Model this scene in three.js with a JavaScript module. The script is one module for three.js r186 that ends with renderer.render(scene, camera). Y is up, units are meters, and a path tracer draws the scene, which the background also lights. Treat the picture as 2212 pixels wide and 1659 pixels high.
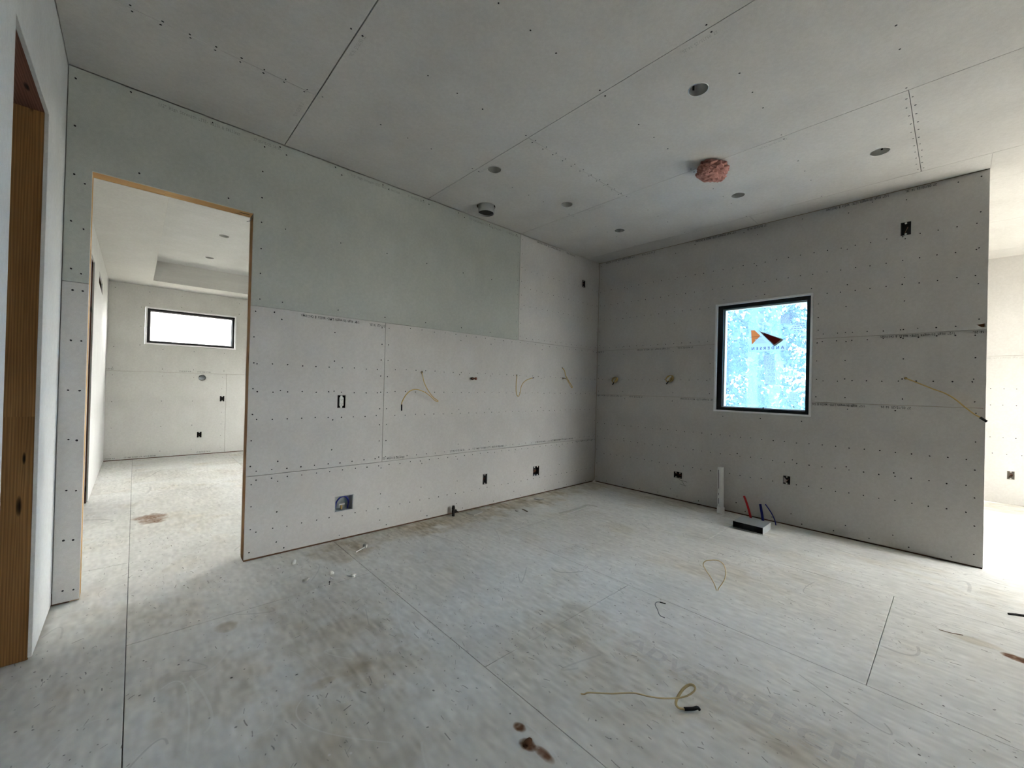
import * as THREE from 'three';
import { mergeGeometries } from 'three/addons/utils/BufferGeometryUtils.js';
import { RoundedBoxGeometry } from 'three/addons/geometries/RoundedBoxGeometry.js';

// ---------------------------------------------------------------- camera, sky, sun, exposure
// World: the room corner under the ceiling is at x = 0, z = 0; the doorway wall is x = 0, the window wall z = 0, y is up.
const scene = new THREE.Scene();
const camera = new THREE.PerspectiveCamera(86.34, 2212 / 1659, 0.05, 200);
camera.position.set(3.407, 1.297, 4.747);
camera.rotation.set(THREE.MathUtils.degToRad(0.339), THREE.MathUtils.degToRad(47.352), THREE.MathUtils.degToRad(1.443), 'YXZ');
scene.add(camera);
scene.background = new THREE.Color(0.97, 0.975, 0.95);
scene.backgroundIntensity = 4.4;
const sun = new THREE.DirectionalLight(new THREE.Color(1.0, 0.975, 0.955), 5);
sun.position.set(20, 18.8, -4.1);
sun.target.position.set(2.5, 0, -1.5);
sun.castShadow = true;
sun.shadow.mapSize.set(2048, 2048);
Object.assign(sun.shadow.camera, { left: -12, right: 12, top: 12, bottom: -12, near: 1, far: 60 });
scene.add(sun, sun.target);
const renderer = new THREE.WebGLRenderer({ antialias: true });
renderer.shadowMap.enabled = true;
renderer.toneMapping = THREE.LinearToneMapping;
renderer.toneMappingExposure = 11.8;

// ---------------------------------------------------------------- helpers
const rng = (seed) => () => { seed = (seed + 0x6d2b79f5) | 0; let t = Math.imul(seed ^ (seed >>> 15), 1 | seed); t = (t + Math.imul(t ^ (t >>> 7), 61 | t)) ^ t; return ((t ^ (t >>> 14)) >>> 0) / 4294967296; };
const taken = new Map();
function numbered(name) { const n = taken.get(name) ?? 0; taken.set(name, n + 1); return n ? name + '_' + String(n).padStart(3, '0') : name; }
const V = (a) => new THREE.Vector3(...a);
const lin = (r, g, b) => new THREE.Color().setRGB(r, g, b);
function mat(r, g, b, rough = 0.9, more = {}) { return new THREE.MeshPhysicalMaterial({ color: lin(r, g, b), roughness: rough, specularIntensity: 0.4, ...more }); }
function mesh(name, geo, m, parent) {
  const o = new THREE.Mesh(geo, m);
  o.castShadow = o.receiveShadow = true;
  o.name = parent ? name : numbered(name);
  if (parent) { const same = parent.children.filter((c) => c.name === name || c.name.startsWith(name + '_')).filter((c) => /^(_\d{3})?$/.test(c.name.slice(name.length))).length; if (same) o.name = name + '_' + String(same).padStart(3, '0'); }
  (parent ?? scene).add(o);
  return o;
}
function stuff(o) { o.userData.kind = 'stuff'; return o; }
function structure(name, pos = [0, 0, 0], rot = [0, 0, 0]) {
  const g = new THREE.Group(); g.name = numbered(name); g.position.set(...pos); g.rotation.set(...rot); g.userData.kind = 'structure'; scene.add(g); return g;
}
function thing(name, label, category, pos = [0, 0, 0], group) {
  const g = new THREE.Group(); g.name = numbered(name); g.position.set(...pos); g.userData.label = label; g.userData.category = category;
  if (group) g.userData.group = group;
  scene.add(g); return g;
}
function tag(o, label, category, group) { o.userData.label = label; o.userData.category = category; if (group) o.userData.group = group; return o; }
const box = (x0, x1, y0, y1, z0, z1) => new THREE.BoxGeometry(x1 - x0, y1 - y0, z1 - z0).translate((x0 + x1) / 2, (y0 + y1) / 2, (z0 + z1) / 2);
function rbox(x0, x1, y0, y1, z0, z1, r = 0.002) { return new RoundedBoxGeometry(x1 - x0, y1 - y0, z1 - z0, 1, r).translate((x0 + x1) / 2, (y0 + y1) / 2, (z0 + z1) / 2); }
function cyl(r0, r1, h, seg = 20, open = false) { return new THREE.CylinderGeometry(r0, r1, h, seg, 1, open); }
// flat or round cable swept along points, its broad side kept level
function cable(points, rx, ry, seg = 90, closed = false) {
  const c = new THREE.CatmullRomCurve3(points.map(V), closed, 'centripetal'), n = 8, pos = [], idx = [], up = new THREE.Vector3(0, 1, 0);
  let side = null;
  for (let i = 0; i <= seg; i++) {
    const p = c.getPointAt(i / seg), t = c.getTangentAt(i / seg);
    let s = new THREE.Vector3().crossVectors(t, up);
    if (side) { s = side.clone().addScaledVector(t, -side.dot(t)); } else if (s.lengthSq() < 1e-3) s.set(1, 0, 0).addScaledVector(t, -t.x);
    s.normalize(); side = s;
    const b = new THREE.Vector3().crossVectors(s, t).normalize();
    for (let k = 0; k < n; k++) { const a = (k / n) * 2 * Math.PI, q = p.clone().addScaledVector(s, Math.cos(a) * rx).addScaledVector(b, Math.sin(a) * ry); pos.push(q.x, q.y, q.z); }
  }
  for (let i = 0; i < seg; i++) for (let k = 0; k < n; k++) { const a = i * n + k, b2 = i * n + ((k + 1) % n); idx.push(a, b2, a + n, b2, b2 + n, a + n); }
  const e0 = pos.length / 3; for (const i of [0, 1]) { const p = c.getPointAt(i); pos.push(p.x, p.y, p.z); }
  for (let k = 0; k < n; k++) { idx.push(e0, (k + 1) % n, k); idx.push(e0 + 1, seg * n + k, seg * n + ((k + 1) % n)); }
  const g = new THREE.BufferGeometry(); g.setAttribute('position', new THREE.Float32BufferAttribute(pos, 3)); g.setIndex(idx); g.computeVertexNormals();
  return g;
}
// value noise
function hash2(x, y) { let h = Math.imul(x, 374761393) + Math.imul(y, 668265263); h = Math.imul(h ^ (h >>> 13), 1274126177); return ((h ^ (h >>> 16)) >>> 0) / 4294967296; }
function vn(x, y) {
  const xi = Math.floor(x), yi = Math.floor(y), fx = x - xi, fy = y - yi, u = fx * fx * (3 - 2 * fx), v = fy * fy * (3 - 2 * fy);
  const a = hash2(xi, yi), b = hash2(xi + 1, yi), c = hash2(xi, yi + 1), d = hash2(xi + 1, yi + 1);
  return a + (b - a) * u + (c - a) * v + (a - b - c + d) * u * v;
}
const fbm = (x, y) => 0.5 * vn(x, y) + 0.27 * vn(x * 2.1 + 7, y * 2.1) + 0.15 * vn(x * 4.3, y * 4.3 + 3) + 0.08 * vn(x * 8.9, y * 8.9);
function canvasTexture(w, h, draw, srgb = true) {
  const c = document.createElement('canvas'); c.width = w; c.height = h; draw(c.getContext('2d'), w, h);
  const t = new THREE.CanvasTexture(c); if (srgb) t.colorSpace = THREE.SRGBColorSpace; t.magFilter = THREE.LinearFilter; return t;
}
function pixelTexture(w, h, f, srgb = true) {
  const d = new Uint8Array(w * h * 4);
  for (let y = 0, i = 0; y < h; y++) for (let x = 0; x < w; x++, i += 4) { const c = f(x, y); d[i] = c[0]; d[i + 1] = c[1]; d[i + 2] = c[2]; d[i + 3] = 255; }
  const t = new THREE.DataTexture(d, w, h); if (srgb) t.colorSpace = THREE.SRGBColorSpace; t.magFilter = THREE.LinearFilter; t.wrapS = t.wrapT = THREE.RepeatWrapping; t.needsUpdate = true; return t;
}
function tileNoise(x, y, p) { // periodic value noise, p cells per tile
  const xi = Math.floor(x), yi = Math.floor(y), fx = x - xi, fy = y - yi, u = fx * fx * (3 - 2 * fx), v = fy * fy * (3 - 2 * fy), w = (k) => ((k % p) + p) % p;
  const a = hash2(w(xi), w(yi)), b = hash2(w(xi + 1), w(yi)), c = hash2(w(xi), w(yi + 1)), d = hash2(w(xi + 1), w(yi + 1));
  return a + (b - a) * u + (c - a) * v + (a - b - c + d) * u * v;
}

// ---------------------------------------------------------------- materials
const paperTex = (r, g, b) => {
  const t = pixelTexture(512, 512, (x, y) => {
    const f = (hash2(x, y) - 0.5) * 9 + (tileNoise(x / 8, y / 8, 64) - 0.5) * 6 + (tileNoise(x / 128, y / 128, 4) - 0.5) * 7 + (tileNoise(x / 32 + 9, y / 64, 8) - 0.5) * 3;
    return [r + f, g + f, b + f].map((c) => Math.max(0, Math.min(255, c)));
  });
  t.repeat.set(1 / 0.9, 1 / 0.9); return t;
};
const board = (r, g, b) => new THREE.MeshPhysicalMaterial({ map: paperTex(r, g, b), roughness: 0.93, specularIntensity: 0.25 });
const M = {
  ivory: board(192, 190, 186), green: board(172, 175, 168), ceiling: board(190, 188, 183), white: board(196, 196, 193), far: board(198, 197, 192),
  gypsum: mat(0.5, 0.5, 0.49, 0.95), dark: mat(0.03, 0.028, 0.025, 1), plate: mat(0.11, 0.06, 0.035, 0.9), sheath: mat(0.25, 0.2, 0.13, 1), concrete: mat(0.3, 0.3, 0.29, 1),
  screw: mat(0.012, 0.012, 0.012, 0.6), black: mat(0.008, 0.008, 0.009, 0.55), tape: mat(0.006, 0.006, 0.007, 0.5), blackFrame: mat(0.012, 0.012, 0.013, 0.45),
  steel: mat(0.62, 0.64, 0.65, 0.38, { metalness: 0.9 }), galv: mat(0.55, 0.58, 0.59, 0.5, { metalness: 0.75 }), can: mat(0.62, 0.62, 0.6, 0.3, { metalness: 0.85 }), canDark: mat(0.03, 0.03, 0.03, 0.7),
  copper: mat(0.35, 0.15, 0.1, 0.4, { metalness: 0.7 }), brass: mat(0.45, 0.3, 0.12, 0.4, { metalness: 0.7 }), iron: mat(0.02, 0.018, 0.016, 0.7), yellow: mat(0.5, 0.36, 0.14, 0.55), cream: mat(0.62, 0.5, 0.28, 0.5),
  boxPlastic: mat(0.3, 0.28, 0.25, 0.6), boxBlack: mat(0.02, 0.016, 0.016, 0.6), boxGrey: mat(0.16, 0.17, 0.18, 0.7), device: mat(0.66, 0.65, 0.6, 0.4), pvc: mat(0.72, 0.72, 0.7, 0.35), red: mat(0.42, 0.012, 0.014, 0.4), blue: mat(0.008, 0.014, 0.2, 0.4), vinyl: mat(0.78, 0.78, 0.78, 0.45),
  scrap: mat(0.72, 0.71, 0.68, 0.95), scrapPaper: mat(0.55, 0.54, 0.5, 0.9), twig: mat(0.25, 0.2, 0.14, 0.9), mud: mat(0.1, 0.045, 0.02, 1), pink: mat(0.4, 0.2, 0.17, 1),
  glass: new THREE.MeshPhysicalMaterial({ color: 0xffffff, roughness: 0, transmission: 1, thickness: 0, ior: 1.5 }),
};
// spruce framing timber, grain along v
function woodTex(seed, base, w = 256, h = 1024) {
  const r = rng(seed), knots = Array.from({ length: 7 }, () => [r() * w, r() * h, 6 + r() * 14]);
  const t = pixelTexture(w, h, (x, y) => {
    let k = 0, bend = 0;
    for (const [kx, ky, kr] of knots) { const dx = (x - kx) / kr, dy = (y - ky) / (kr * 1.7), d = Math.sqrt(dx * dx + dy * dy); if (d < 1) k = Math.max(k, 1 - d * d); bend += Math.exp(-d * 0.55) * 7 * Math.sign(dx || 1); }
    const g = Math.sin((x + bend + 14 * vn(x / 40, y / 260)) * 0.42) * 0.5 + 0.5, s = vn(x / 2, y / 46) * 0.5 + vn(x / 60, y / 170) * 0.7, f = 1 - 0.16 * g - 0.28 * (s - 0.5) - 0.72 * k;
    return [base[0] * f, base[1] * (f - 0.04 * s), base[2] * (f - 0.1 * s)].map((c) => Math.max(0, Math.min(255, c)));
  });
  return t;
}
M.stud = new THREE.MeshPhysicalMaterial({ map: woodTex(5, [134, 102, 66]), roughness: 0.85, specularIntensity: 0.2 });
M.studPale = new THREE.MeshPhysicalMaterial({ map: woodTex(8, [196, 160, 112]), roughness: 0.85, specularIntensity: 0.2 });
M.studBrown = new THREE.MeshPhysicalMaterial({ map: woodTex(11, [120, 86, 74]), roughness: 0.85, specularIntensity: 0.2 });

// ---------------------------------------------------------------- drywall panels, screws and print
const TH = 0.0127;
// a gypsum board in the (u, v) plane of its wall, face at n = 0, with cut-outs; outline given as a rectangle or as points
function boardGeo(outline, holes = []) {
  const pts = outline.length === 4 && typeof outline[0] === 'number' ? [[outline[0], outline[2]], [outline[1], outline[2]], [outline[1], outline[3]], [outline[0], outline[3]]] : outline;
  const s = new THREE.Shape(pts.map((p) => new THREE.Vector2(...p)));
  for (const h of holes) {
    const p = new THREE.Path();
    if (h.r) p.absellipse(h.u, h.v, h.r, h.r, 0, Math.PI * 2, true);
    else if (h.pts) p.setFromPoints(h.pts.map((q) => new THREE.Vector2(...q)));
    else { p.moveTo(h[0], h[2]); p.lineTo(h[0], h[3]); p.lineTo(h[1], h[3]); p.lineTo(h[1], h[2]); p.closePath(); }
    s.holes.push(p);
  }
  return new THREE.ExtrudeGeometry(s, { depth: TH - 0.0015, bevelEnabled: true, bevelThickness: 0.0015, bevelSize: 0.0012, bevelOffset: -0.0012, bevelSegments: 1, curveSegments: 20 }).translate(0, 0, -TH);
}
function panel(wall, outline, m, holes = [], proud = 0) { const o = mesh('drywall_panel', boardGeo(outline, holes), m, wall); o.position.z = proud; return o; }
const disc = new THREE.CircleGeometry(1, 7);
function screws(parent, spots, r = 0.0048, seed = 1) {
  const R = rng(seed), gs = spots.map(([u, v]) => disc.clone().scale(r * (0.85 + R() * 0.4), r * (0.8 + R() * 0.4), 1).rotateZ(R() * 6).translate(u + (R() - 0.5) * 0.008, v + (R() - 0.5) * 0.008, 0.0011));
  if (gs.length) stuff(mesh('screw_heads', mergeGeometries(gs), M.screw, parent));
}
const row = (u0, u1, v, step = 0.1016) => { const out = [], n = Math.max(1, Math.round(Math.abs(u1 - u0) / step)); for (let i = 0; i <= n; i++) out.push([u0 + ((u1 - u0) * i) / n, v]); return out; };
const col = (u, v0, v1, step = 0.3) => row(v0, v1, 0, step).map(([v]) => [u, v]);
// factory print on the boards: one strip of ink per stamp, cut where the board is cut
const INK = { long: '1/2" High Strength LITE- Walls & Ceilings', date: '27 05/15/25 14:26.' };
const inkTex = {};
for (const [k, text] of Object.entries(INK)) inkTex[k] = canvasTexture(1024, 64, (g, w, h) => {
  g.clearRect(0, 0, w, h); g.fillStyle = '#000'; g.font = 'bold 56px monospace'; g.textBaseline = 'middle';
  const tw = g.measureText(text).width; g.save(); g.scale((w - 8) / tw, 1.04); g.fillText(text, 4 * tw / w, h / 2); g.restore();
});
const inkMat = {};
for (const k in inkTex) for (const [tone, op] of [['strong', 0.95], ['faint', 0.42], ['pale', 0.3]]) inkMat[k + tone] = new THREE.MeshStandardMaterial({ color: lin(0.012, 0.012, 0.014), map: inkTex[k], transparent: true, opacity: op, roughness: 1 });
// u0..u1: where the whole stamp lies; cut = [a, b] keeps that share of it
function print(parent, k, tone, u0, u1, v, { flip = false, cut = [0, 1], h = 0.029 } = {}) {
  const [a, b] = cut, w = u1 - u0, g = new THREE.PlaneGeometry(w * (b - a), h), uv = g.attributes.uv;
  for (let i = 0; i < 4; i++) { const x = uv.getX(i), y = uv.getY(i), s = a + (b - a) * x; uv.setXY(i, flip ? 1 - s : s, flip ? 1 - y : y); }
  g.translate(u0 + (w * (a + b)) / 2, v, 0.0009);
  const o = mesh('printed_text', g, inkMat[k + tone], parent); o.castShadow = false; return o;
}

const H = 3.047, ZC = 5.063;
// ---------------------------------------------------------------- wall_left (x = 0): u = -z
const wallLeft = structure('wall_left', [0, 0, 0], [0, Math.PI / 2, 0]);
const D0 = -4.955, D1 = -4.152, DT = 2.484, G = 0.0012;
const holesA = { outlet: [-3.532, -3.468, 1.084, 1.19], water: [-3.53, -3.382, 0.238, 0.362], box: [-1.998, -1.936, 0.242, 0.352], dbl: [-1.232, -1.126, 0.232, 0.346], top: [-0.372, -0.31, 2.652, 2.748] };
const spotA = (z, y, r) => ({ u: -z, v: y, r });
const pGreen = panel(wallLeft, [[-ZC + 0.002, 1.828 + G], [D0, 1.828 + G], [D0, DT], [D1, DT], [D1, 1.828 + G], [-1.53 - G, 1.828 + G], [-1.53 - G, H - 0.004], [-ZC + 0.002, H - 0.004]], M.green);
const pTop = panel(wallLeft, [-1.53 + G, -0.002, 1.828 + G, H - 0.004], M.ivory, [holesA.top]);
const pMidL = panel(wallLeft, [D1, -3.137 - G, 0.607 + G, 1.828 - G], M.ivory, [holesA.outlet]);
const pMidR = panel(wallLeft, [-3.137 + G, -0.002, 0.607 + G, 1.828 - G], M.ivory, [spotA(2.766, 1.409, 0.012), spotA(2.178, 1.367, 0.013), spotA(1.54, 1.424, 0.011), spotA(0.727, 1.418, 0.01)]);
const pLow = panel(wallLeft, [D1, -0.002, 0.016, 0.607 - G], M.ivory, [holesA.water, holesA.box, holesA.dbl]);
const pSlim = panel(wallLeft, [-ZC + 0.002, D0, 0.012, 1.828 - G], M.ivory);
for (const z of [4.1, 3.95, 3.545]) screws(pGreen, col(-z, 1.88, z > 4.1 ? 2.45 : 2.98, z === 4.1 ? 0.19 : 0.56), 0.005, 3 + z);
screws(pGreen, [...col(-5.03, 1.9, 2.98, 0.27), ...col(-4.985, 1.88, 2.4, 0.26), ...[3.143, 2.74, 2.324, 1.95].flatMap((z) => col(-z, 1.875, 3.0, 0.55)), ...row(-4.8, -1.6, 3.02, 0.4), ...row(D0 + 0.2, D1 - 0.15, DT + 0.06, 0.4)], 0.005, 9);
screws(pGreen, [...col(-1.56, 1.87, 2.99, 0.15)], 0.0035, 10);
screws(pTop, [...row(-1.449, -0.05, 2.647), ...row(-1.449, -0.05, 2.443), ...row(-1.449, -0.05, 2.239), ...col(-1.5, 1.87, 2.99, 0.15), ...row(-1.4, -0.06, 1.862), ...col(-0.025, 1.9, 3.0, 0.19)], 0.0042, 11);
screws(pMidL, [...row(-4.108, -3.2, 1.416), ...row(-4.1, -3.2, 1.214), ...row(-4.1, -3.2, 1.013), ...row(-4.09, -3.2, 0.64), ...col(-4.125, 0.68, 1.79, 0.2), ...col(-3.17, 0.65, 1.78, 0.14), ...col(-3.95, 0.7, 1.75, 0.5), ...col(-3.565, 0.75, 1.7, 0.24), ...row(-4.0, -3.2, 1.8, 0.2)], 0.0052, 12);
screws(pMidR, [...row(-3.03, -0.05, 1.424), ...row(-3.03, -0.05, 1.225), ...row(-3.03, -0.05, 1.012), ...row(-3.0, -0.05, 0.637), ...col(-3.105, 0.65, 1.78, 0.14), ...row(-2.9, -0.1, 1.802, 0.13), ...[2.33, 1.93, 1.13].flatMap((z) => col(-z, 0.7, 1.75, 0.33)), ...col(-0.025, 0.66, 1.8, 0.2)], 0.0045, 13);
screws(pLow, [...row(-4.08, -0.1, 0.203), ...row(-4.09, -0.1, 0.577), ...col(-4.118, 0.06, 0.55, 0.16), ...[3.95, 3.143, 2.74, 2.33, 1.54, 0.76].flatMap((z) => col(-z, 0.1, 0.55, 0.22)), ...row(-3.9, -0.2, 0.042, 0.4)], 0.0048, 14);
screws(pSlim, [...col(-5.02, 0.08, 1.78, 0.28), ...col(-4.982, 0.07, 1.78, 0.3)], 0.0052, 15);
for (const [a, b] of [[-4.682, -4.242], [-3.474, -3.034], [-2.266, -1.826]]) { print(pGreen, 'long', 'faint', a, b, 3.008); print(pGreen, 'date', 'faint', a + 0.515, a + 0.70, 3.008); }
print(pMidL, 'long', 'strong', -3.824, -3.367, 1.8, { flip: true }); print(pMidL, 'date', 'strong', -3.287, -3.1, 1.795, { flip: true, cut: [0, 0.78] });
print(pMidR, 'long', 'strong', -3.36, -2.919, 0.634, { cut: [0.52, 1] });
for (const u of [-2.425, -1.208]) { print(pMidR, 'date', 'strong', u, u + 0.187, 0.637, { h: 0.025 }); print(pMidR, 'long', 'strong', u + 0.276, u + 0.714, 0.637, { h: 0.025 }); }
print(pLow, 'long', 'strong', -0.442, -0.004, 0.588, { flip: true, h: 0.022 });
print(pTop, 'long', 'strong', -1.262, -0.823, 3.024, { flip: true }); print(pTop, 'date', 'strong', -0.723, -0.545, 3.024, { flip: true });
// framing behind the boards and the sheet on the far side of the doorway wall
for (const [n, g] of [['sole_plate', box(D1 + 0.001, -0.02, 0, 0.038, -0.1, -TH - 0.001)], ['sole_plate', box(-5.19, D0 - 0.04, 0, 0.038, -0.1, -TH - 0.001)]]) mesh(n, g, M.plate, wallLeft);
const pBack = mesh('drywall_panel', boardGeo([[-5.19, 0.012], [D0, 0.012], [D0, DT], [D1, DT], [D1, 0.012], [0.17, 0.012], [0.17, H + 0.25], [-5.19, H + 0.25]]), M.far, wallLeft); pBack.position.z = -0.1143; 
mesh('stud', box(-0.06, -0.02, 0.038, H, -0.1, -TH - 0.001), M.studPale, wallLeft);

// rough opening of the doorway: trimmers and header of bare timber
const door1 = structure('door_1', [0, 0, 0], [0, Math.PI / 2, 0]);
function timber(parent, u0, u1, v0, v1, n0, n1, m, along = 'v') {
  const g = box(u0, u1, v0, v1, n0, n1), p = g.attributes.position, uv = g.attributes.uv, nn = g.attributes.normal;
  for (let i = 0; i < p.count; i++) { const a = along === 'v' ? p.getY(i) : p.getX(i), ax = Math.abs(nn.getZ(i)) > 0.5 ? (along === 'v' ? p.getX(i) : p.getY(i)) : p.getZ(i); uv.setXY(i, ax * 6.5 + 0.15 + u0, a * 0.55 + u1 * 3); }
  return mesh('timber', g, m, parent);
}
timber(door1, D1 + 0.001, D1 + 0.039, 0.004, H, -0.1127, -TH - 0.0005, M.stud);
timber(door1, D0 - 0.039, D0 - 0.001, 0.004, H, -0.1127, -TH - 0.0005, M.studPale);
timber(door1, D0 - 0.001, D1 + 0.001, DT + 0.001, DT + 0.18, -0.1127, -TH - 0.0005, M.studPale, 'u');

// ---------------------------------------------------------------- wall_right (z = 0) with window_1: u = x
const wallRight = structure('wall_right');
const WB = [1.575, 2.472, 1.076, 2.267], XB = 3.56;
const notchTop = [[0.002, 1.822 + G], [WB[0], 1.822 + G], [WB[0], WB[3]], [WB[1], WB[3]], [WB[1], 1.822 + G], [XB, 1.822 + G], [XB, H - 0.004], [0.002, H - 0.004]];
const notchLow = [[0.002, 0.014], [XB, 0.014], [XB, 1.22 - G], [WB[1], 1.22 - G], [WB[1], WB[2]], [WB[0], WB[2]], [WB[0], 1.22 - G], [0.002, 1.22 - G]];
const bBox = { top: [3.069, 3.133, 2.655, 2.766], dbl: [1.138, 1.236, 0.262, 0.334], box: [2.254, 2.314, 0.4, 0.482] };
const torn = { pts: [[3.505, 1.862], [3.548, 1.868], [3.552, 1.838], [3.53, 1.842]] };
const bTop = panel(wallRight, notchTop, M.ivory, [bBox.top, torn]);
const bMidL = panel(wallRight, [0.002, WB[0], 1.22 + G, 1.822 - G], M.ivory, [{ u: 0.314, v: 1.423, r: 0.012 }, { u: 1.075, v: 1.438, r: 0.012 }]);
const bMidR = panel(wallRight, [WB[1], XB, 1.22 + G, 1.822 - G], M.ivory, [{ u: 3.117, v: 1.449, r: 0.011 }]);
const bLow = panel(wallRight, notchLow, M.ivory, [bBox.dbl, bBox.box]);
screws(bTop, [...row(0.1, 3.495, 2.647), ...row(0.1, 3.495, 2.444), ...row(0.1, 1.5, 2.24), ...row(2.574, 3.498, 2.24), ...[0.45, 1.1, 1.98, 2.72, 3.1].flatMap((x) => col(x, 2.3, 2.95, 0.35)), ...[0.42, 1.1, 2.72, 3.1].flatMap((x) => col(x, 1.86, 2.1, 0.24)), ...col(3.515, 1.9, 3.0, 0.25), ...row(0.3, 3.4, 3.0, 0.55), ...row(0.1, 1.5, 1.86), ...row(2.55, 3.4, 1.86), ...col(2.51, 1.9, 2.15, 0.15), ...row(1.66, 2.45, 2.31, 0.36), ...col(0.03, 1.9, 3.0, 0.2)], 0.0046, 21);
screws(bMidL, [...row(0.1, 1.5, 1.424), ...[0.42, 1.1].flatMap((x) => col(x, 1.27, 1.76, 0.33)), ...col(1.53, 1.27, 1.78, 0.16), ...col(0.03, 1.26, 1.8, 0.18)], 0.0042, 22);
screws(bMidR, [...row(2.56, 3.487, 1.424), ...[2.51, 2.72, 3.1, 3.5].flatMap((x) => col(x, 1.27, 1.78, 0.18)), ...row(2.55, 3.4, 1.79)], 0.005, 23);
screws(bLow, [...row(0.15, 3.465, 0.82), ...row(0.15, 3.468, 0.618), ...row(0.15, 3.47, 0.414), ...[0.45, 1.1, 1.83, 2.33, 2.745, 3.06].flatMap((x) => col(x, 0.12, 1.17, 0.52)), ...row(0.2, 3.4, 0.045, 0.24), ...col(3.51, 0.1, 1.18, 0.22), ...row(1.68, 2.4, 1.03, 0.3), ...col(0.03, 0.08, 1.2, 0.2)], 0.005, 24);
for (const u of [0.107, 1.333, 2.552]) { print(bTop, 'long', 'strong', u, u + 0.443, 3.026, { flip: true }); print(bTop, 'date', 'strong', u + 0.536, u + 0.728, 3.024, { flip: true }); }
print(bMidL, 'date', 'strong', -0.08, 0.111, 1.806, { flip: true, cut: [0.44, 1], h: 0.024 }); print(bMidL, 'long', 'strong', 0.613, 1.054, 1.803, { flip: true, h: 0.025 }); print(bMidL, 'date', 'strong', 1.146, 1.333, 1.803, { flip: true, h: 0.025 });
print(bMidR, 'long', 'strong', 2.952, 3.397, 1.803, { flip: true, h: 0.027 }); print(bMidR, 'date', 'strong', 3.484, 3.67, 1.803, { flip: true, cut: [0, 0.38], h: 0.027 });
print(bLow, 'long', 'strong', -0.026, 0.419, 1.203, { flip: true, cut: [0.08, 1], h: 0.025 }); print(bLow, 'date', 'strong', 0.508, 0.707, 1.203, { flip: true, h: 0.025 });
print(bLow, 'long', 'strong', 1.194, 1.64, 1.2, { flip: true, cut: [0, 0.85], h: 0.025 }); print(bLow, 'long', 'strong', 2.42, 2.864, 1.2, { flip: true, cut: [0.13, 1], h: 0.028 }); print(bLow, 'date', 'strong', 2.955, 3.154, 1.2, { flip: true, h: 0.028 });
// pencil mark under the double box
{
  const strokes = [[[1.2, 0.247], [1.3, 0.236]], [[1.235, 0.243], [1.268, 0.196]], [[1.215, 0.2], [1.288, 0.188]]];
  mesh('pencil_mark', mergeGeometries(strokes.map(([a, b]) => { const L = Math.hypot(b[0] - a[0], b[1] - a[1]); return new THREE.PlaneGeometry(L, 0.0035).rotateZ(Math.atan2(b[1] - a[1], b[0] - a[0])).translate((a[0] + b[0]) / 2, (a[1] + b[1]) / 2, 0.0008); })), mat(0.06, 0.06, 0.055, 1), bLow);
}
mesh('sole_plate', box(0.01, XB - 0.002, 0, 0.038, -0.13, -TH - 0.001), M.plate, wallRight);
mesh('stud', box(XB - 0.05, XB - 0.014, 0.038, H, -0.13, -TH - 0.001), M.stud, wallRight);
{ // outer sheathing, with the window cut out
  const g = new THREE.ExtrudeGeometry((() => { const s = new THREE.Shape([[-0.12, -0.3], [XB, -0.3], [XB, H + 0.3], [-0.12, H + 0.3]].map((p) => new THREE.Vector2(...p))); s.holes.push(new THREE.Path([[WB[0], WB[2]], [WB[0], WB[3]], [WB[1], WB[3]], [WB[1], WB[2]]].map((p) => new THREE.Vector2(...p)))); return s; })(), { depth: 0.015, bevelEnabled: false }).translate(0, 0, -0.155);
  mesh('sheathing', g, M.sheath, wallRight);
}
// ---------------------------------------------------------------- window_1
function ringGeo(o, i, z0, z1) { // frame between two rectangles [u0, u1, v0, v1]
  const s = new THREE.Shape([[o[0], o[2]], [o[1], o[2]], [o[1], o[3]], [o[0], o[3]]].map((p) => new THREE.Vector2(...p)));
  s.holes.push(new THREE.Path([[i[0], i[2]], [i[0], i[3]], [i[1], i[3]], [i[1], i[2]]].map((p) => new THREE.Vector2(...p))));
  return new THREE.ExtrudeGeometry(s, { depth: z1 - z0 - 0.002, bevelEnabled: true, bevelThickness: 0.001, bevelSize: 0.001, bevelOffset: -0.001, bevelSegments: 1 }).translate(0, 0, z0 + 0.001);
}
const inset = (r, d) => [r[0] + d, r[1] - d, r[2] + d, r[3] - d];
const window1 = structure('window_1');
mesh('window_jamb', ringGeo(inset(WB, 0.002), inset(WB, 0.02), -0.15, 0.006), M.vinyl, window1);
mesh('window_frame', ringGeo(inset(WB, 0.02), [1.65, 2.417, 1.128, 2.207], -0.13, -0.028), M.blackFrame, window1);
mesh('window_sash', ringGeo([1.648, 2.419, 1.126, 2.209], [1.662, 2.408, 1.139, 2.196], -0.12, -0.062), M.vinyl, window1);
mesh('window_latch', mergeGeometries([rbox(2.03, 2.13, 1.1, 1.12, -0.032, -0.02, 0.003), rbox(2.055, 2.065, 1.11, 1.15, -0.03, -0.018, 0.002)]), M.blackFrame, window1);
const pane1 = mesh('window_pane', box(1.655, 2.414, 1.132, 2.202, -0.082, -0.078), M.glass, window1);
const film = new THREE.MeshPhysicalMaterial({ color: lin(0.24, 0.5, 0.82), roughness: 0.4, transmission: 1, thickness: 0, ior: 1.3, specularIntensity: 0.4 });
const filmPale = new THREE.MeshPhysicalMaterial({ color: lin(0.85, 0.95, 1.0), roughness: 0.4, transmission: 1, thickness: 0, ior: 1.2, specularIntensity: 0.3 });
mesh('protective_film', new THREE.PlaneGeometry(0.745, 1.056).translate(2.035, 1.667, -0.0755), film, window1);
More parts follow.
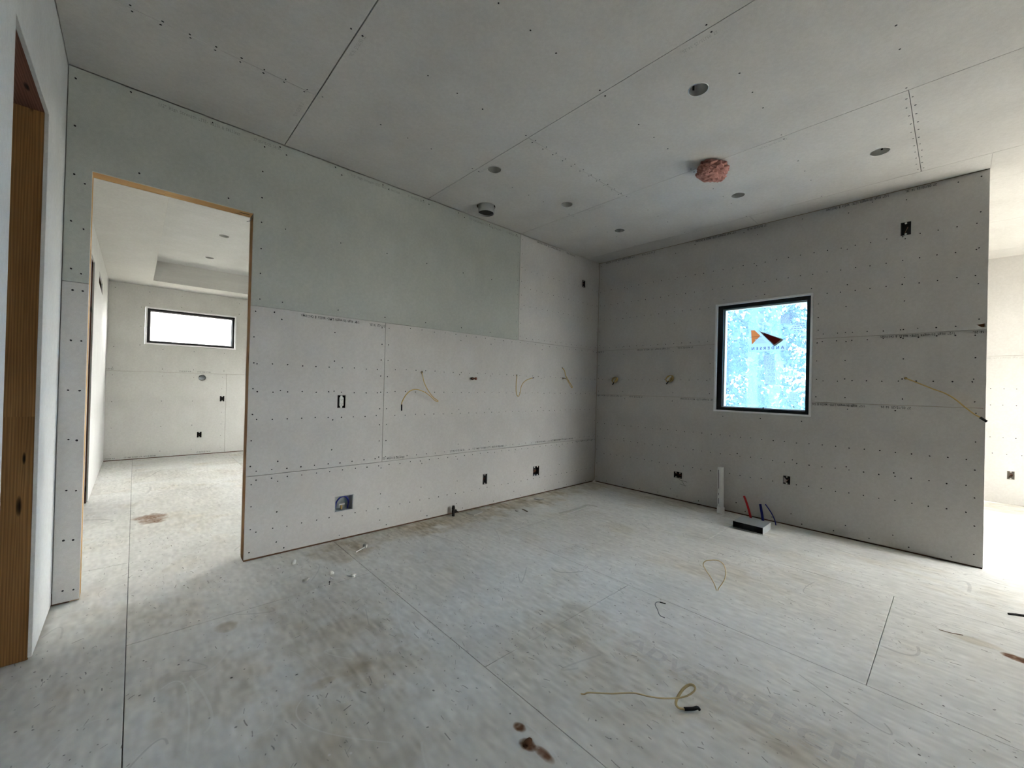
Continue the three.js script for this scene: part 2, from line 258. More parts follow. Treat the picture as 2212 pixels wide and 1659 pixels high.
for (const [a, b] of [[1.889, 1.988], [2.096, 2.193]]) mesh('film_strip', new THREE.PlaneGeometry(b - a, 1.054).translate((a + b) / 2, 1.667, -0.0745), filmPale, window1);
// paper labels stuck on the pane, seen from behind
function labelGeo(pts, z) { const g = new THREE.ShapeGeometry(new THREE.Shape(pts.map((p) => new THREE.Vector2(...p)))); const xs = pts.map((p) => p[0]), ys = pts.map((p) => p[1]), x0 = Math.min(...xs), x1 = Math.max(...xs), y0 = Math.min(...ys), y1 = Math.max(...ys), u = g.attributes.uv; for (let i = 0; i < u.count; i++) u.setXY(i, (u.getX(i) - x0) / (x1 - x0), (u.getY(i) - y0) / (y1 - y0)); return g.translate(0, 0, z); }
const paper = (map, more = {}) => new THREE.MeshPhysicalMaterial({ map, roughness: 0.6, transmission: 0.55, thickness: 0, side: THREE.DoubleSide, specularIntensity: 0.1, ...more });
const sticker = mesh('printed_label', labelGeo([[1.895, 1.98], [1.925, 1.981], [2.0, 1.945], [2.21, 1.846], [2.241, 1.834], [2.241, 1.731], [1.9, 1.724]], -0.0725), paper(canvasTexture(700, 520, (g, w, h) => {
  const X = (x) => ((x - 1.895) / 0.346) * w, Y = (y) => ((1.981 - y) / 0.257) * h, poly = (c, p) => { g.fillStyle = c; g.beginPath(); p.forEach((q, i) => (i ? g.lineTo(X(q[0]), Y(q[1])) : g.moveTo(X(q[0]), Y(q[1])))); g.fill(); };
  g.fillStyle = '#e8e2ee'; g.fillRect(0, 0, w, h);
  poly('#ff7a3c', [[1.915, 1.96], [1.95, 1.957], [2.007, 1.893], [1.925, 1.806]]);
  g.fillStyle = '#7a2418'; g.fillRect(X(1.905), Y(1.888), X(2.02) - X(1.905), 5);
  g.fillStyle = '#c6c0ce'; for (let i = 0; i < 6; i++) g.fillRect(X(1.955), Y(1.862) + i * 17, 150 + i * 14, 7);
  g.fillStyle = '#a9a6b8'; g.font = 'bold 46px sans-serif'; g.save(); g.translate(X(2.02), Y(1.873)); g.scale(-1, 1); g.fillText('70', 0, 0); g.restore();
  g.fillStyle = '#6d6a86'; g.font = 'bold 84px sans-serif'; g.save(); g.translate(X(2.221), Y(1.747)); g.scale(-1, 1); const t = 'A N D E R S E N'; g.scale((X(2.221) - X(1.921)) / g.measureText(t).width, 1); g.fillText(t, 0, 0); g.restore();
})), window1);
sticker.userData.label = 'white label with orange corner and a folded over dark red flap, lettering seen in mirror image';
{
  const flap = mesh('folded_flap', labelGeo([[1.993, 1.943], [2.199, 1.851], [2.219, 1.837], [2.138, 1.776]], -0.0705), mat(0.55, 0.54, 0.52, 0.7, { side: THREE.DoubleSide }), sticker);
  const red = mesh('red_print', mergeGeometries([labelGeo([[2.028, 1.911], [2.046, 1.918], [2.195, 1.844], [2.135, 1.793]], -0.0698), labelGeo([[1.998, 1.94], [2.03, 1.925], [2.024, 1.915]], -0.0698)]), mat(0.16, 0.008, 0.004, 0.6, { side: THREE.DoubleSide }), sticker); void flap; void red;
}
const smallText = (seed, lines, pinkish) => canvasTexture(256, 256, (g, w, h) => { const r = rng(seed); g.fillStyle = pinkish; g.fillRect(0, 0, w, h); g.strokeStyle = '#a9a3b4'; g.lineWidth = 6; g.strokeRect(3, 3, w - 6, h - 6); g.fillStyle = '#a39cab'; for (let i = 0; i < lines; i++) { const y = 14 + (i * (h - 28)) / lines; let x = 16; while (x < w - 30) { const l = 8 + r() * 40; g.fillRect(x, y, Math.min(l, w - 16 - x), Math.max(3, (h / lines) * 0.36)); x += l + 8 + r() * 14; } } });
for (const [pts, seed, lines, c, z] of [
  [[[2.182, 2.096], [2.278, 2.095], [2.282, 2.002], [2.185, 2.001]], 31, 7, '#e6dbe6', -0.0725], [[[2.262, 2.133], [2.36, 2.129], [2.362, 2.031], [2.267, 2.03]], 32, 6, '#d9dde0', -0.0715],
  [[[2.333, 2.02], [2.399, 1.969], [2.332, 1.897], [2.273, 1.945]], 33, 5, '#e4dce9', -0.0725], [[[2.039, 1.689], [2.135, 1.698], [2.157, 1.389], [2.059, 1.383]], 34, 22, '#e2d8e2', -0.0725], [[[2.273, 1.305], [2.346, 1.301], [2.344, 1.219], [2.272, 1.225]], 35, 8, '#e6e2e4', -0.0725]])
  mesh('printed_label', labelGeo(pts, z), paper(smallText(seed, lines, c)), window1);

// ---------------------------------------------------------------- wall_near (z = ZC, facing -z) with door_2: u = -x
const wallNear = structure('wall_near', [0, 0, ZC], [0, Math.PI, 0]);
const CX0 = 0.575, CX1 = 1.284, CT = 2.49, XR = 7.4, CE = 1.72, HZ = 8.6;
panel(wallNear, [[-CE, 0.014], [-CX1, 0.014], [-CX1, CT], [-CX0, CT], [-CX0, 0.014], [-0.001, 0.014], [-0.001, H - 0.004], [-CE, H - 0.004]], M.white);
mesh('sole_plate', box(-CX0 + 0.04, -0.02, 0, 0.038, -0.11, -TH - 0.001), M.plate, wallNear);
mesh('sole_plate', box(-CE, -CX1 - 0.04, 0, 0.038, -0.11, -TH - 0.001), M.plate, wallNear);
const nearBack = mesh('drywall_panel', boardGeo([[-CE, 0.012], [-CX1, 0.012], [-CX1, CT], [-CX0, CT], [-CX0, 0.012], [0.2, 0.012], [0.2, H + 0.25], [-CE, H + 0.25]]), M.far, wallNear); nearBack.position.z = -0.1143;
{ // printing on the cut edge of the board beside the opening
  const g = new THREE.PlaneGeometry(0.44, 0.01).rotateZ(-Math.PI / 2).rotateY(Math.PI / 2).translate(-CX1 + 0.0006, 1.62, -0.0062); const o = mesh('printed_text', g, inkMat.longstrong, wallNear); o.castShadow = false;
}
mesh('end_board', box(-CE - TH, -CE, 0.012, H, -0.127, 0), M.white, wallNear);
const door2 = structure('door_2', [0, 0, ZC], [0, Math.PI, 0]);
timber(door2, -CX0 + 0.001, -CX0 + 0.039, 0.004, H, -0.1127, -TH - 0.0005, M.stud);
timber(door2, -CX1 - 0.039, -CX1 - 0.001, 0.004, H, -0.1127, -TH - 0.0005, M.stud);
timber(door2, -CX1 - 0.001, -CX0 + 0.001, CT + 0.001, CT + 0.16, -0.1127, -TH - 0.0005, M.studBrown, 'u');

// ---------------------------------------------------------------- the bright end beyond the window wall, and the parts of the house that close it in
const NX = 6.2, NZ = -3.116;
function plainWall(name, pos, rotY, u0, u1, m, openings = [], thick = 0.14, v1 = H + 0.3) {
  const w = structure(name, pos, [0, rotY, 0]);
  mesh('wall_board', boardGeo([u0, u1, 0.012, v1], openings), m, w);
  const back = mesh('sheathing', boardGeo([u0, u1, -0.4, v1], openings), M.sheath, w); back.position.z = -thick;
  for (const o of openings) if (!o.r) mesh('window_jamb', ringGeo(o, inset(o, 0.018), -thick - TH, 0.002), M.vinyl, w);
  return w;
}
function glazing(name, pos, rotY, o, mullions = []) {
  const w = structure(name, pos, [0, rotY, 0]), i = inset(o, 0.018), j = inset(i, 0.05);
  mesh('window_frame', ringGeo(i, j, -0.11, -0.05), M.blackFrame, w);
  for (const m of mullions) mesh('mullion', rbox(m - 0.035, m + 0.035, j[2], j[3], -0.11, -0.05), M.blackFrame, w);
  mesh('window_pane', box(j[0] - 0.005, j[1] + 0.005, j[2] - 0.005, j[3] + 0.005, -0.084, -0.08), M.glass, w);
}
plainWall('wall_nook_side', [XB, 0, 0], Math.PI / 2, 0.0145, 3.12, M.ivory, [], 0.13);
const nookFar = structure('wall_nook_far', [0, 0, NZ]);
const nookBox = [3.838, 3.898, 0.318, 0.418];
const nfTop = panel(nookFar, [3.41, NX, 1.826, H + 0.02], M.ivory); void nfTop;
const nfLow = panel(nookFar, [[3.41, 0.014], [NX, 0.014], [NX, 1.8236], [3.41, 1.8236]], M.ivory, [nookBox]);
screws(nfLow, [...row(3.6, 4.3, 1.42), ...row(3.6, 4.3, 1.22), ...row(3.6, 4.3, 0.62, 0.12), ...row(3.6, 4.3, 0.82)], 0.0045, 41);
print(nfLow, 'long', 'pale', 3.52, 3.96, 1.8, { flip: true, h: 0.022 });
{ const s = mesh('sheathing', boardGeo([3.4, NX + 0.15, -0.4, H + 0.3]), M.sheath, nookFar); s.position.z = -0.14; }
plainWall('wall_nook_glass', [NX, 0, 0], -Math.PI / 2, -3.12, 0.4, M.ivory, [[-2.5, -1.72, 0.03, 2.98], [-1.0, -0.15, 0.03, 2.3]]);
glazing('window_4', [NX, 0, 0], -Math.PI / 2, [-2.5, -1.72, 0.03, 2.98], [-2.1]);
glazing('window_5', [NX, 0, 0], -Math.PI / 2, [-1.0, -0.15, 0.03, 2.3]);
plainWall('wall_return', [0, 0, 0.4], 0, NX, XR + 0.14, M.ivory);
plainWall('wall_street', [XR, 0, 0], -Math.PI / 2, 0.4, 8.6, M.ivory);
plainWall('wall_hall', [0, 0, HZ], Math.PI, -XR - 0.14, 5.5, M.far);

// ---------------------------------------------------------------- room beyond the doorway
const RX = -5.33, RZ = 5.072, R0 = 0.6, HL = 2.75, HT = 3.056;
const roomFar = structure('wall_bedroom_far', [RX, 0, 0], [0, Math.PI / 2, 0]);
const W2 = [-4.648, -3.432, 1.824, 2.424];
const vent = { u: -3.901, v: 1.312, r: 0.053 }, rb1 = [-3.646, -3.58, 0.905, 1.0], rb2 = [-3.952, -3.888, 0.292, 0.388];
const fTop = panel(roomFar, [[-RZ, 1.386], [-R0, 1.386], [-R0, HT], [-RZ, HT]], M.far, [W2]);
const fLowL = panel(roomFar, [-RZ, -3.56 - G, 0.014, 1.3836], M.far, [vent, rb1, rb2]);
panel(roomFar, [-3.56 + G, -R0, 0.014, 1.3836], M.far);
mesh('sole_plate', box(-RZ, -R0, 0, 0.038, -0.1, -TH - 0.001), M.plate, roomFar);
{ const s = mesh('sheathing', boardGeo([-8.8, -0.4, -0.4, H + 0.3], [W2]), M.sheath, roomFar); s.position.z = -0.15; }
screws(fTop, [...[5.0, 4.42, 4.02, 3.6].flatMap((z) => col(-z, 1.44, 1.75, 0.3)), ...row(-4.6, -3.4, 2.47, 0.4), ...row(-5.0, -3.4, 2.66, 0.4), ...col(-4.7, 1.8, 2.4, 0.3)], 0.005, 51);
screws(fLowL, [...[5.0, 4.42, 4.02].flatMap((z) => col(-z, 0.1, 1.32, 0.4)), ...col(-3.62, 0.1, 1.33, 0.2)], 0.005, 52);
for (const u of [-5.25, -4.045]) { print(fTop, 'date', 'strong', u - 0.165, u, 1.412, { h: 0.025, cut: u < -5 ? [0.6, 1] : [0, 1] }); print(fTop, 'long', 'strong', u + 0.07, u + 0.33, 1.412, { h: 0.025, cut: [0, 0.75] }); }
print(fLowL, 'long', 'strong', -4.85, -4.47, 0.04, { h: 0.025 }); print(fLowL, 'date', 'strong', -5.06, -4.94, 0.04, { h: 0.025 }); print(fLowL, 'date', 'strong', -3.95, -3.75, 0.045, { h: 0.025 });
const window2 = structure('window_2', [RX, 0, 0], [0, Math.PI / 2, 0]);
mesh('window_jamb', ringGeo(inset(W2, 0.002), inset(W2, 0.024), -0.16, 0.005), M.vinyl, window2);
mesh('window_frame', ringGeo(inset(W2, 0.024), inset(W2, 0.056), -0.13, -0.03), M.blackFrame, window2);
mesh('window_sash', ringGeo(inset(W2, 0.055), inset(W2, 0.068), -0.11, -0.06), mat(0.2, 0.2, 0.21, 0.5), window2);
mesh('window_pane', box(W2[0] + 0.06, W2[1] - 0.06, W2[2] + 0.06, W2[3] - 0.06, -0.084, -0.08), M.glass, window2);
for (const [pts, seed, c, lines] of [[[[-4.134, 2.287], [-4.021, 2.286], [-4.022, 2.211], [-4.133, 2.217]], 61, '#e6b4bd', 2], [[[-4.119, 2.15], [-4.033, 2.151], [-4.032, 1.983], [-4.121, 1.986]], 62, '#d8d2d4', 12], [[[-4.48, 2.01], [-4.413, 2.011], [-4.413, 1.934], [-4.478, 1.934]], 63, '#d4d0dc', 5], [[[-3.664, 2.027], [-3.571, 2.024], [-3.572, 1.943], [-3.666, 1.938]], 64, '#bfdbe6', 4], [[[-4.489, 2.162], [-4.401, 2.154], [-4.4, 2.147], [-4.489, 2.155]], 65, '#8fc9ba', 1]])
  mesh('printed_label', labelGeo(pts, -0.077), paper(smallText(seed, lines, c), { transmission: 0.75 }), window2);
// side wall of that room (facing -z) with its own opening door_3 and a vent hole
const roomSide = structure('wall_bedroom_side', [0, 0, RZ], [0, Math.PI, 0]);
const E0 = 1.7, E1 = 2.55, ET = 2.45;
panel(roomSide, [[0.116, 0.014], [E0, 0.014], [E0, ET], [E1, ET], [E1, 0.014], [5.33, 0.014], [5.33, HL + 0.05], [0.116, HL + 0.05]], M.white, [{ pts: [[3.22, 2.5], [3.22, 2.36], [3.9, 2.31], [3.9, 2.46]].map(([u, v]) => [u, v]) }]);
const sideBack = mesh('drywall_panel', boardGeo([[0.1, 0.012], [E0, 0.012], [E0, ET], [E1, ET], [E1, 0.012], [5.4, 0.012], [5.4, H + 0.25], [0.1, H + 0.25]]), M.far, roomSide); sideBack.position.z = -0.1143;
const door3 = structure('door_3', [0, 0, RZ], [0, Math.PI, 0]);
timber(door3, E1 + 0.001, E1 + 0.039, 0.004, HL, -0.1127, -TH - 0.0005, M.studBrown);
timber(door3, E0 - 0.039, E0 - 0.001, 0.004, HL, -0.1127, -TH - 0.0005, M.studBrown);
timber(door3, E0 - 0.001, E1 + 0.001, ET + 0.001, ET + 0.12, -0.1127, -TH - 0.0005, M.studBrown, 'u');
const oR2 = [-3.6, -1.9, 0.4, 2.1];
plainWall('wall_bedroom_front', [0, 0, R0], 0, -5.48, -0.116, M.white, [oR2]);
glazing('window_6', [0, 0, R0], 0, oR2, [-2.75]);
// its tray ceiling
const tray = structure('ceiling_bedroom', [0, 0, 0], [Math.PI / 2, 0, 0]);
const T = [-4.785, -0.5, 1.2, 4.577];
{ const o = mesh('soffit', boardGeo([RX, -0.116, R0, RZ], [T]), M.far, tray); o.position.z = -HL; }
{ const o = mesh('tray_board', boardGeo([T[0] - 0.03, T[1] + 0.03, T[2] - 0.03, T[3] + 0.03], [{ u: -2.716, v: 3.981, r: 0.056 }, { u: -3.977, v: 3.987, r: 0.056 }]), M.white, tray); o.position.z = -HT; }
for (const [a, b, c, d] of [[T[0] - TH, T[0], T[2], T[3]], [T[1], T[1] + TH, T[2], T[3]], [T[0], T[1], T[2] - TH, T[2]], [T[0], T[1], T[3], T[3] + TH]]) mesh('tray_side', box(a, b, c, d, -HT, -HL - TH), M.far, tray);

// ---------------------------------------------------------------- ceiling (y = H): u = x, v = z
const ceiling = structure('ceiling', [0, H, 0], [Math.PI / 2, 0, 0]);
const CANS = [[2.37, 2.38], [0.853, 2.647], [0.863, 1.751], [0.867, 0.851], [3.015, 0.852], [2.07, 0.84]], CR = 0.056;
const DUCT = [0.272, 2.262, 0.078];
const hole = (k) => ({ u: CANS[k][0], v: CANS[k][1], r: CR });
const cRows = [[3.97, ZC - 0.001, [0.001, 0.73, 4.39, XR]], [2.752, 3.97, [0.001, 3.66, 7.3, XR]], [1.534, 2.752, [0.001, 1.345, 5.0, XR]], [0.29, 1.534, [0.001, 3.2, 6.86, XR]]];
const ceilHoles = (u0, u1, v0, v1) => [...CANS.map((c, k) => hole(k)), { u: DUCT[0], v: DUCT[1], r: DUCT[2] + 0.012 }].filter((h) => h.u > u0 && h.u < u1 && h.v > v0 && h.v < v1);
const cp = [];
for (const [v0, v1, us] of cRows) for (let i = 0; i + 1 < us.length; i++) cp.push([us[i], us[i + 1], v0, v1, panel(ceiling, [us[i] + G, us[i + 1] - G, v0 + G, v1 - (v1 > 3.9 && v1 < 4 ? 0.0035 : G)], M.ceiling, ceilHoles(us[i], us[i + 1], v0, v1))]);
panel(ceiling, [0.001, 1.99 - G, 0.001, 0.29 - G], M.ceiling); panel(ceiling, [1.99 + G, XB, 0.001, 0.29 - G], M.ceiling);
panel(ceiling, [XB, XR, -0.26 + G, 0.29 - G], M.ceiling); panel(ceiling, [XB + 0.001, NX, -1.48 + G, -0.26 - G], M.ceiling); panel(ceiling, [XB + 0.001, NX, -2.7 + G, -1.48 - G], M.ceiling); panel(ceiling, [XB + 0.001, NX, NZ, -2.7 - G], M.ceiling);
const cScrews = (p, list, seed) => screws(p, list, 0.0052, seed);
cp.forEach(([u0, u1, v0, v1, p], k) => {
  const list = [];
  for (let x = 0.742; x < 8; x += 0.6125) if (x > u0 + 0.03 && x < u1 - 0.03) { list.push([x, v0 + 0.03], [x, v1 - 0.03]); for (const f of [0.34, 0.5, 0.665]) list.push([x, v0 + (v1 - v0) * f]); }
  for (const u of [u0, u1]) if (u > 0.1 && u < 5) for (let v = v0 + 0.06; v < v1; v += 0.11) list.push([u + (u === u0 ? 0.016 : -0.016), v]);
  cScrews(p, list, 70 + k);
});
for (const [k, us, v] of [[0, [-0.1], 4.01], [2, [0.662, 1.87], 3.935], [5, [1.9, 3.1], 2.703], [4, [0.2], 2.703], [8, [1.9, 3.1], 1.49], [8, [0.4], 1.49]]) {
  if (!cp[k]) continue; const p = cp[k][4];
  for (const u of us) { if (u > cp[k][0]) print(p, 'long', 'pale', u, u + 0.44, v, { flip: true }); if (u + 0.515 < cp[k][1]) print(p, 'date', 'pale', u + 0.515, u + 0.7, v, { flip: true }); }
}
mesh('roof_slab', box(-5.7, XR + 0.3, NZ - 0.3, HZ + 0.3, -0.45, -0.3), M.dark, ceiling);
mesh('hall_board', box(-5.4, XR, ZC, HZ, -TH, 0), M.far, ceiling);

// ---------------------------------------------------------------- floor: subfloor sheets laid along x under a coat of plaster dust
const floor = structure('floor');
const FZ = [-3.9, -2.57, -1.35, -0.12, 1.1, 2.31, 3.53, 4.75, 5.97, 7.19, 8.41, 8.7];
const FOFF = [0.71, 1.95, 0.71, 1.95, 0.71 + 0.0, 1.95, 0.71, 1.95, 0.71, 1.95, 0.71];
FOFF[4] = 0.71; // butt at 3.15
const blobs = [ // stains with a place of their own: x, z, rx, rz, strength, kind (0 = bare brown board, 1 = grey scuff, 2 = mud)
  [0.1, 2.3, 0.3, 0.55, 0.75, 0], [0.12, 1.4, 0.28, 0.5, 0.6, 0], [0.12, 3.1, 0.22, 0.5, 0.5, 0], [0.1, 0.5, 0.26, 0.5, 0.45, 0], [0.9, 0.1, 0.9, 0.2, 0.3, 0], [0.25, 3.55, 0.2, 0.2, 0.45, 0], [0.35, 1.75, 0.16, 0.3, 0.5, 1], [0.43, 2.35, 0.15, 0.35, 0.4, 1],
  [2.369, 3.668, 0.035, 0.025, 1.0, 2], [2.3, 3.64, 0.03, 0.02, 0.9, 2], [2.44, 3.655, 0.05, 0.02, 0.8, 2], [1.578, 4.131, 0.035, 0.05, 0.7, 0], [0.835, 4.368, 0.05, 0.05, 0.7, 0], [3.642, 1.471, 0.06, 0.03, 0.9, 2], [3.5, 1.42, 0.1, 0.04, 0.5, 0],
  [2.52, 3.3, 0.05, 0.02, 0.6, 1], [1.4, 3.9, 0.35, 0.25, 0.35, 0], [1.9, 4.2, 0.4, 0.3, 0.35, 0], [2.4, 3.0, 0.3, 0.25, 0.35, 0], [2.0, 2.9, 0.22, 0.2, 0.3, 0], [2.9, 2.9, 0.4, 0.2, 0.3, 0], [1.0, 3.95, 0.5, 0.3, 0.25, 0], [-1.6, 4.6, 0.18, 0.12, 0.6, 2], [-2.6, 4.2, 0.5, 0.2, 0.3, 1], [-4.2, 4.3, 0.6, 0.2, 0.35, 1], [1.3, 4.5, 0.3, 0.2, 0.3, 0], [0.2, 4.5, 0.3, 0.3, 0.2, 1],
];
const shade = (x, z) => {
  const warp = vn(x * 1.3, z * 1.3) * 0.8, big = fbm(x * 0.9 + warp, z * 0.9 + 11), mid = fbm(x * 3.1 + 5, z * 4.2 + warp * 2), fine = vn(x * 38, z * 60);
  const strand = vn(x * 14 + 3 * vn(x * 3, z * 3), z * 62), strand2 = vn(x * 22 + z * 9, z * 45 - x * 6);
  let bare = Math.max(0, Math.min(1, (big - 0.5) * 2.6)) * 0.42 + Math.max(0, mid - 0.56) * 1.1, grey = Math.max(0, vn(x * 2.3 + 40, z * 2.3) - 0.55) * 0.5, mud = 0;
  for (const [bx, bz, rx, rz, s, k] of blobs) {
    const d = ((x - bx) / rx) ** 2 + ((z - bz) / rz) ** 2; if (d > 3) continue;
    const edge = Math.max(0, Math.min(1, 1.25 - d + (fbm(x * 9, z * 9 + bx) - 0.5) * 2.4)) * s * (0.65 + 0.7 * (k === 2 ? vn(x * 90, z * 90) : mid));
    if (k === 0) bare += edge * 0.9; else if (k === 1) grey += edge * 0.5; else mud += edge;
  }
  bare = Math.min(1, bare); mud = Math.min(1, mud); grey = Math.min(0.8, grey);
  const dust = 222 + (strand - 0.5) * 12 + (fine - 0.5) * 12 + (strand2 - 0.5) * 8 + (mid - 0.5) * 16, wood = 150 + (strand - 0.5) * 46 + (strand2 - 0.5) * 30;
  let r = dust, g = dust - 0.5, b = dust - 4;
  const m = bare * 0.85; r += (wood + 22 - r) * m; g += (wood + 10 - g) * m; b += (wood - 12 - b) * m;
  const q = grey * 0.55; r += (148 - r) * q; g += (147 - g) * q; b += (148 - b) * q;
  r += (98 - r) * mud; g += (62 - g) * mud; b += (38 - b) * mud;
  return [r, g, b];
};
function sheetTexture(x0, z0, w, h, px, py, seed, extra) {
  return canvasTexture(px, py, (g) => {
    const im = g.createImageData(px, py), d = im.data;
    for (let j = 0, i = 0; j < py; j++) for (let k = 0; k < px; k++, i += 4) { const c = shade(x0 + ((k + 0.5) / px) * w, z0 + ((j + 0.5) / py) * h); d[i] = c[0]; d[i + 1] = c[1]; d[i + 2] = c[2]; d[i + 3] = 255; }
    g.putImageData(im, 0, 0);
    const r = rng(seed), S = px / w, X = (x) => (x - x0) * S, Y = (z) => (z - z0) * (py / h);
    for (let i = 0; i < 750; i++) { // slivers of dark strand showing through
      const x = x0 + r() * w, z = z0 + r() * h, keep = fbm(x * 2.2 + 9, z * 2.2); if (keep < 0.32 + r() * 0.3) continue;
      const a = (r() - 0.5) * 0.9 + (r() < 0.15 ? 1 : 0), L = 0.006 + r() * r() * 0.045, tone = 70 + r() * 60;
      g.strokeStyle = `rgba(${tone},${tone - 3},${tone - 6},${0.25 + r() * 0.5})`; g.lineWidth = Math.max(0.7, (0.0012 + r() * 0.0026) * S); g.beginPath(); g.moveTo(X(x), Y(z)); g.quadraticCurveTo(X(x + Math.cos(a) * L * 0.5), Y(z + Math.sin(a) * L * 0.5 + (r() - 0.5) * 0.006), X(x + Math.cos(a) * L), Y(z + Math.sin(a) * L)); g.stroke();
    }
    for (let i = 0; i < 420; i++) { const x = r() * px, y = r() * py, s = (0.0012 + r() * r() * 0.005) * S, t = r() < 0.6 ? 60 + r() * 50 : 228; g.fillStyle = `rgba(${t},${t - 2},${t - 5},${0.3 + r() * 0.5})`; g.beginPath(); g.ellipse(x, y, s, s * (0.5 + r() * 0.5), r() * 3, 0, 7); g.fill(); }
    for (let i = 0; i < 16; i++) { const x = r() * px, y = r() * py; g.strokeStyle = `rgba(228,228,224,${0.2 + r() * 0.25})`; g.lineWidth = 1 + r() * 5; g.beginPath(); g.moveTo(x, y); g.quadraticCurveTo(x + (r() - 0.5) * 0.5 * S, y + (r() - 0.5) * 0.3 * S, x + (r() - 0.5) * 0.9 * S, y + (r() - 0.5) * 0.5 * S); g.stroke(); }
    for (let i = 0; i < 6; i++) { const x = r() * px, y = r() * py; g.strokeStyle = `rgba(120,120,120,${0.12 + r() * 0.15})`; g.lineWidth = 2 + r() * 7; g.beginPath(); g.moveTo(x, y); g.quadraticCurveTo(x + (r() - 0.5) * 0.5 * S, y + (r() - 0.5) * 0.4 * S, x + (r() - 0.5) * 0.7 * S, y + (r() - 0.5) * 0.5 * S); g.stroke(); }
    if (extra) extra(g, X, Y, S);
  });
}
const spare = [0, 1].map((k) => sheetTexture(20 + k * 5, 30, 2.44, 1.22, 1024, 512, 300 + k));
let fk = 0;
for (let j = 0; j + 1 < FZ.length; j++) {
  const xs = [-5.45]; for (let x = FOFF[j] - 2.44 * 4; x < XR; x += 2.44) if (x > -5.2) xs.push(x); xs.push(XR + 0.1);
  for (let i = 0; i + 1 < xs.length; i++) {
    const x0 = xs[i], x1 = xs[i + 1], z0 = FZ[j], z1 = FZ[j + 1];
    if (z0 < -0.3 && x1 < 3.4) continue;
    const near = z1 > -0.2 && z0 < 5.2 && x1 > -2.2 && x0 < 4.0 && z1 < 6, close = near && x1 > -0.4 && z0 > 1, gap = 0.0013;
    let tex;
    if (near) tex = sheetTexture(x0, z0, x1 - x0, z1 - z0, close ? 1536 : 1024, close ? 768 : 512, 500 + fk, (g, X, Y, S) => {
      if (Math.abs(z0 - 2.31) < 0.05 && x0 < 2.5 && x1 > 2.5) { // worn maker's lettering on the sheet
        g.save(); g.translate(X(2.27), Y(2.88)); g.fillStyle = 'rgba(120,122,132,0.16)'; g.font = `bold ${0.12 * S}px sans-serif`; const t = 'ADVANTECH', k = (0.95 * S) / g.measureText(t).width; g.scale(k, 1); g.fillText(t, 0, 0); g.restore();
        const r = rng(77); for (let n = 0; n < 700; n++) { g.fillStyle = `rgba(204,203,199,${0.25 + r() * 0.5})`; g.fillRect(X(2.25 + r()), Y(2.74 + r() * 0.2), (0.004 + r() * 0.03) * S, (0.002 + r() * 0.008) * S); }
      }
    });
    else tex = spare[fk % 2];
    fk++;
    const g = rbox(x0 + gap, x1 - gap, -0.018, 0, z0 + gap, z1 - gap, 0.0015), p = g.attributes.position, uv = g.attributes.uv;
    for (let n = 0; n < p.count; n++) uv.setXY(n, (p.getX(n) - x0) / (x1 - x0), 1 - (p.getZ(n) - z0) / (z1 - z0));
    mesh('subfloor_sheet', g, new THREE.MeshPhysicalMaterial({ map: tex, roughness: 0.82, specularIntensity: 0.35, bumpMap: tex, bumpScale: 0.0012 }), floor);
  }
}
mesh('slab', box(-5.6, XR + 0.2, -0.4, -0.03, NZ - 0.2, HZ + 0.2), M.concrete, floor);
// ---------------------------------------------------------------- wiring boxes, sunk through their cut-outs
const BOXES = 'wiring boxes sunk in the drywall';
function wiringBox(label, r, pos, rotY, m = M.boxGrey, wires = 2) {
  const w = r[1] - r[0] - 0.003, h = r[3] - r[2] - 0.003, t = thing('wiring_box', label, 'electrical box', pos, BOXES), u = (r[0] + r[1]) / 2, v = (r[2] + r[3]) / 2, k = 0.0025, d = 0.055;
  t.position.add(new THREE.Vector3(u, v, 0).applyAxisAngle(new THREE.Vector3(0, 1, 0), rotY)); t.rotation.y = rotY;
  mesh('box_shell', mergeGeometries([box(-w / 2, w / 2, -h / 2, h / 2, -d, -d + k), box(-w / 2, -w / 2 + k, -h / 2, h / 2, -d, -0.002), box(w / 2 - k, w / 2, -h / 2, h / 2, -d, -0.002), box(-w / 2, w / 2, h / 2 - k, h / 2, -d, -0.002), box(-w / 2, w / 2, -h / 2, -h / 2 + k, -d, -0.002)]), m, t);
  for (const x of w > 0.08 ? [-w / 4, w / 4] : [0]) for (const s of [-1, 1]) mesh('mounting_ear', cyl(0.008, 0.008, 0.004, 10).rotateX(Math.PI / 2).translate(x, s * (h / 2 - 0.008), -0.004), M.device, t);
  for (let i = 0; i < wires; i++) mesh('wire_end', cable([[-0.01 + i * 0.018, -h / 4, -0.05], [0.004 + i * 0.012, 0, -0.03], [0.012 - i * 0.02, 0.012, -0.012]], 0.0025, 0.0025, 14), M.copper, t);
  return t;
}
const Q = Math.PI / 2, OA = [0, 0, 0];
const outlet = wiringBox('white duplex receptacle in its open box on the doorway wall, above the blue tube recess', holesA.outlet, OA, Q, M.boxBlack, 0);
outlet.name = numbered('wall_outlet'); outlet.userData.category = 'outlet';
mesh('receptacle', rbox(-0.017, 0.017, -0.036, 0.036, -0.012, 0.004, 0.004), M.device, outlet);
mesh('yoke', rbox(-0.009, 0.009, -0.052, 0.052, -0.01, -0.004, 0.002), M.steel, outlet);
for (const s of [-0.018, 0.018]) mesh('slots', mergeGeometries([box(-0.007, -0.005, s - 0.004, s + 0.004, 0.004, 0.0045), box(0.005, 0.007, s - 0.004, s + 0.004, 0.004, 0.0045), box(-0.002, 0.002, s - 0.01, s - 0.007, 0.004, 0.0045)]), M.black, outlet);
wiringBox('empty single box low on the doorway wall, above the dark gas stub', holesA.box, OA, Q);
wiringBox('double box with red brown wires low on the doorway wall, nearest the corner', holesA.dbl, OA, Q, M.boxBlack, 3);
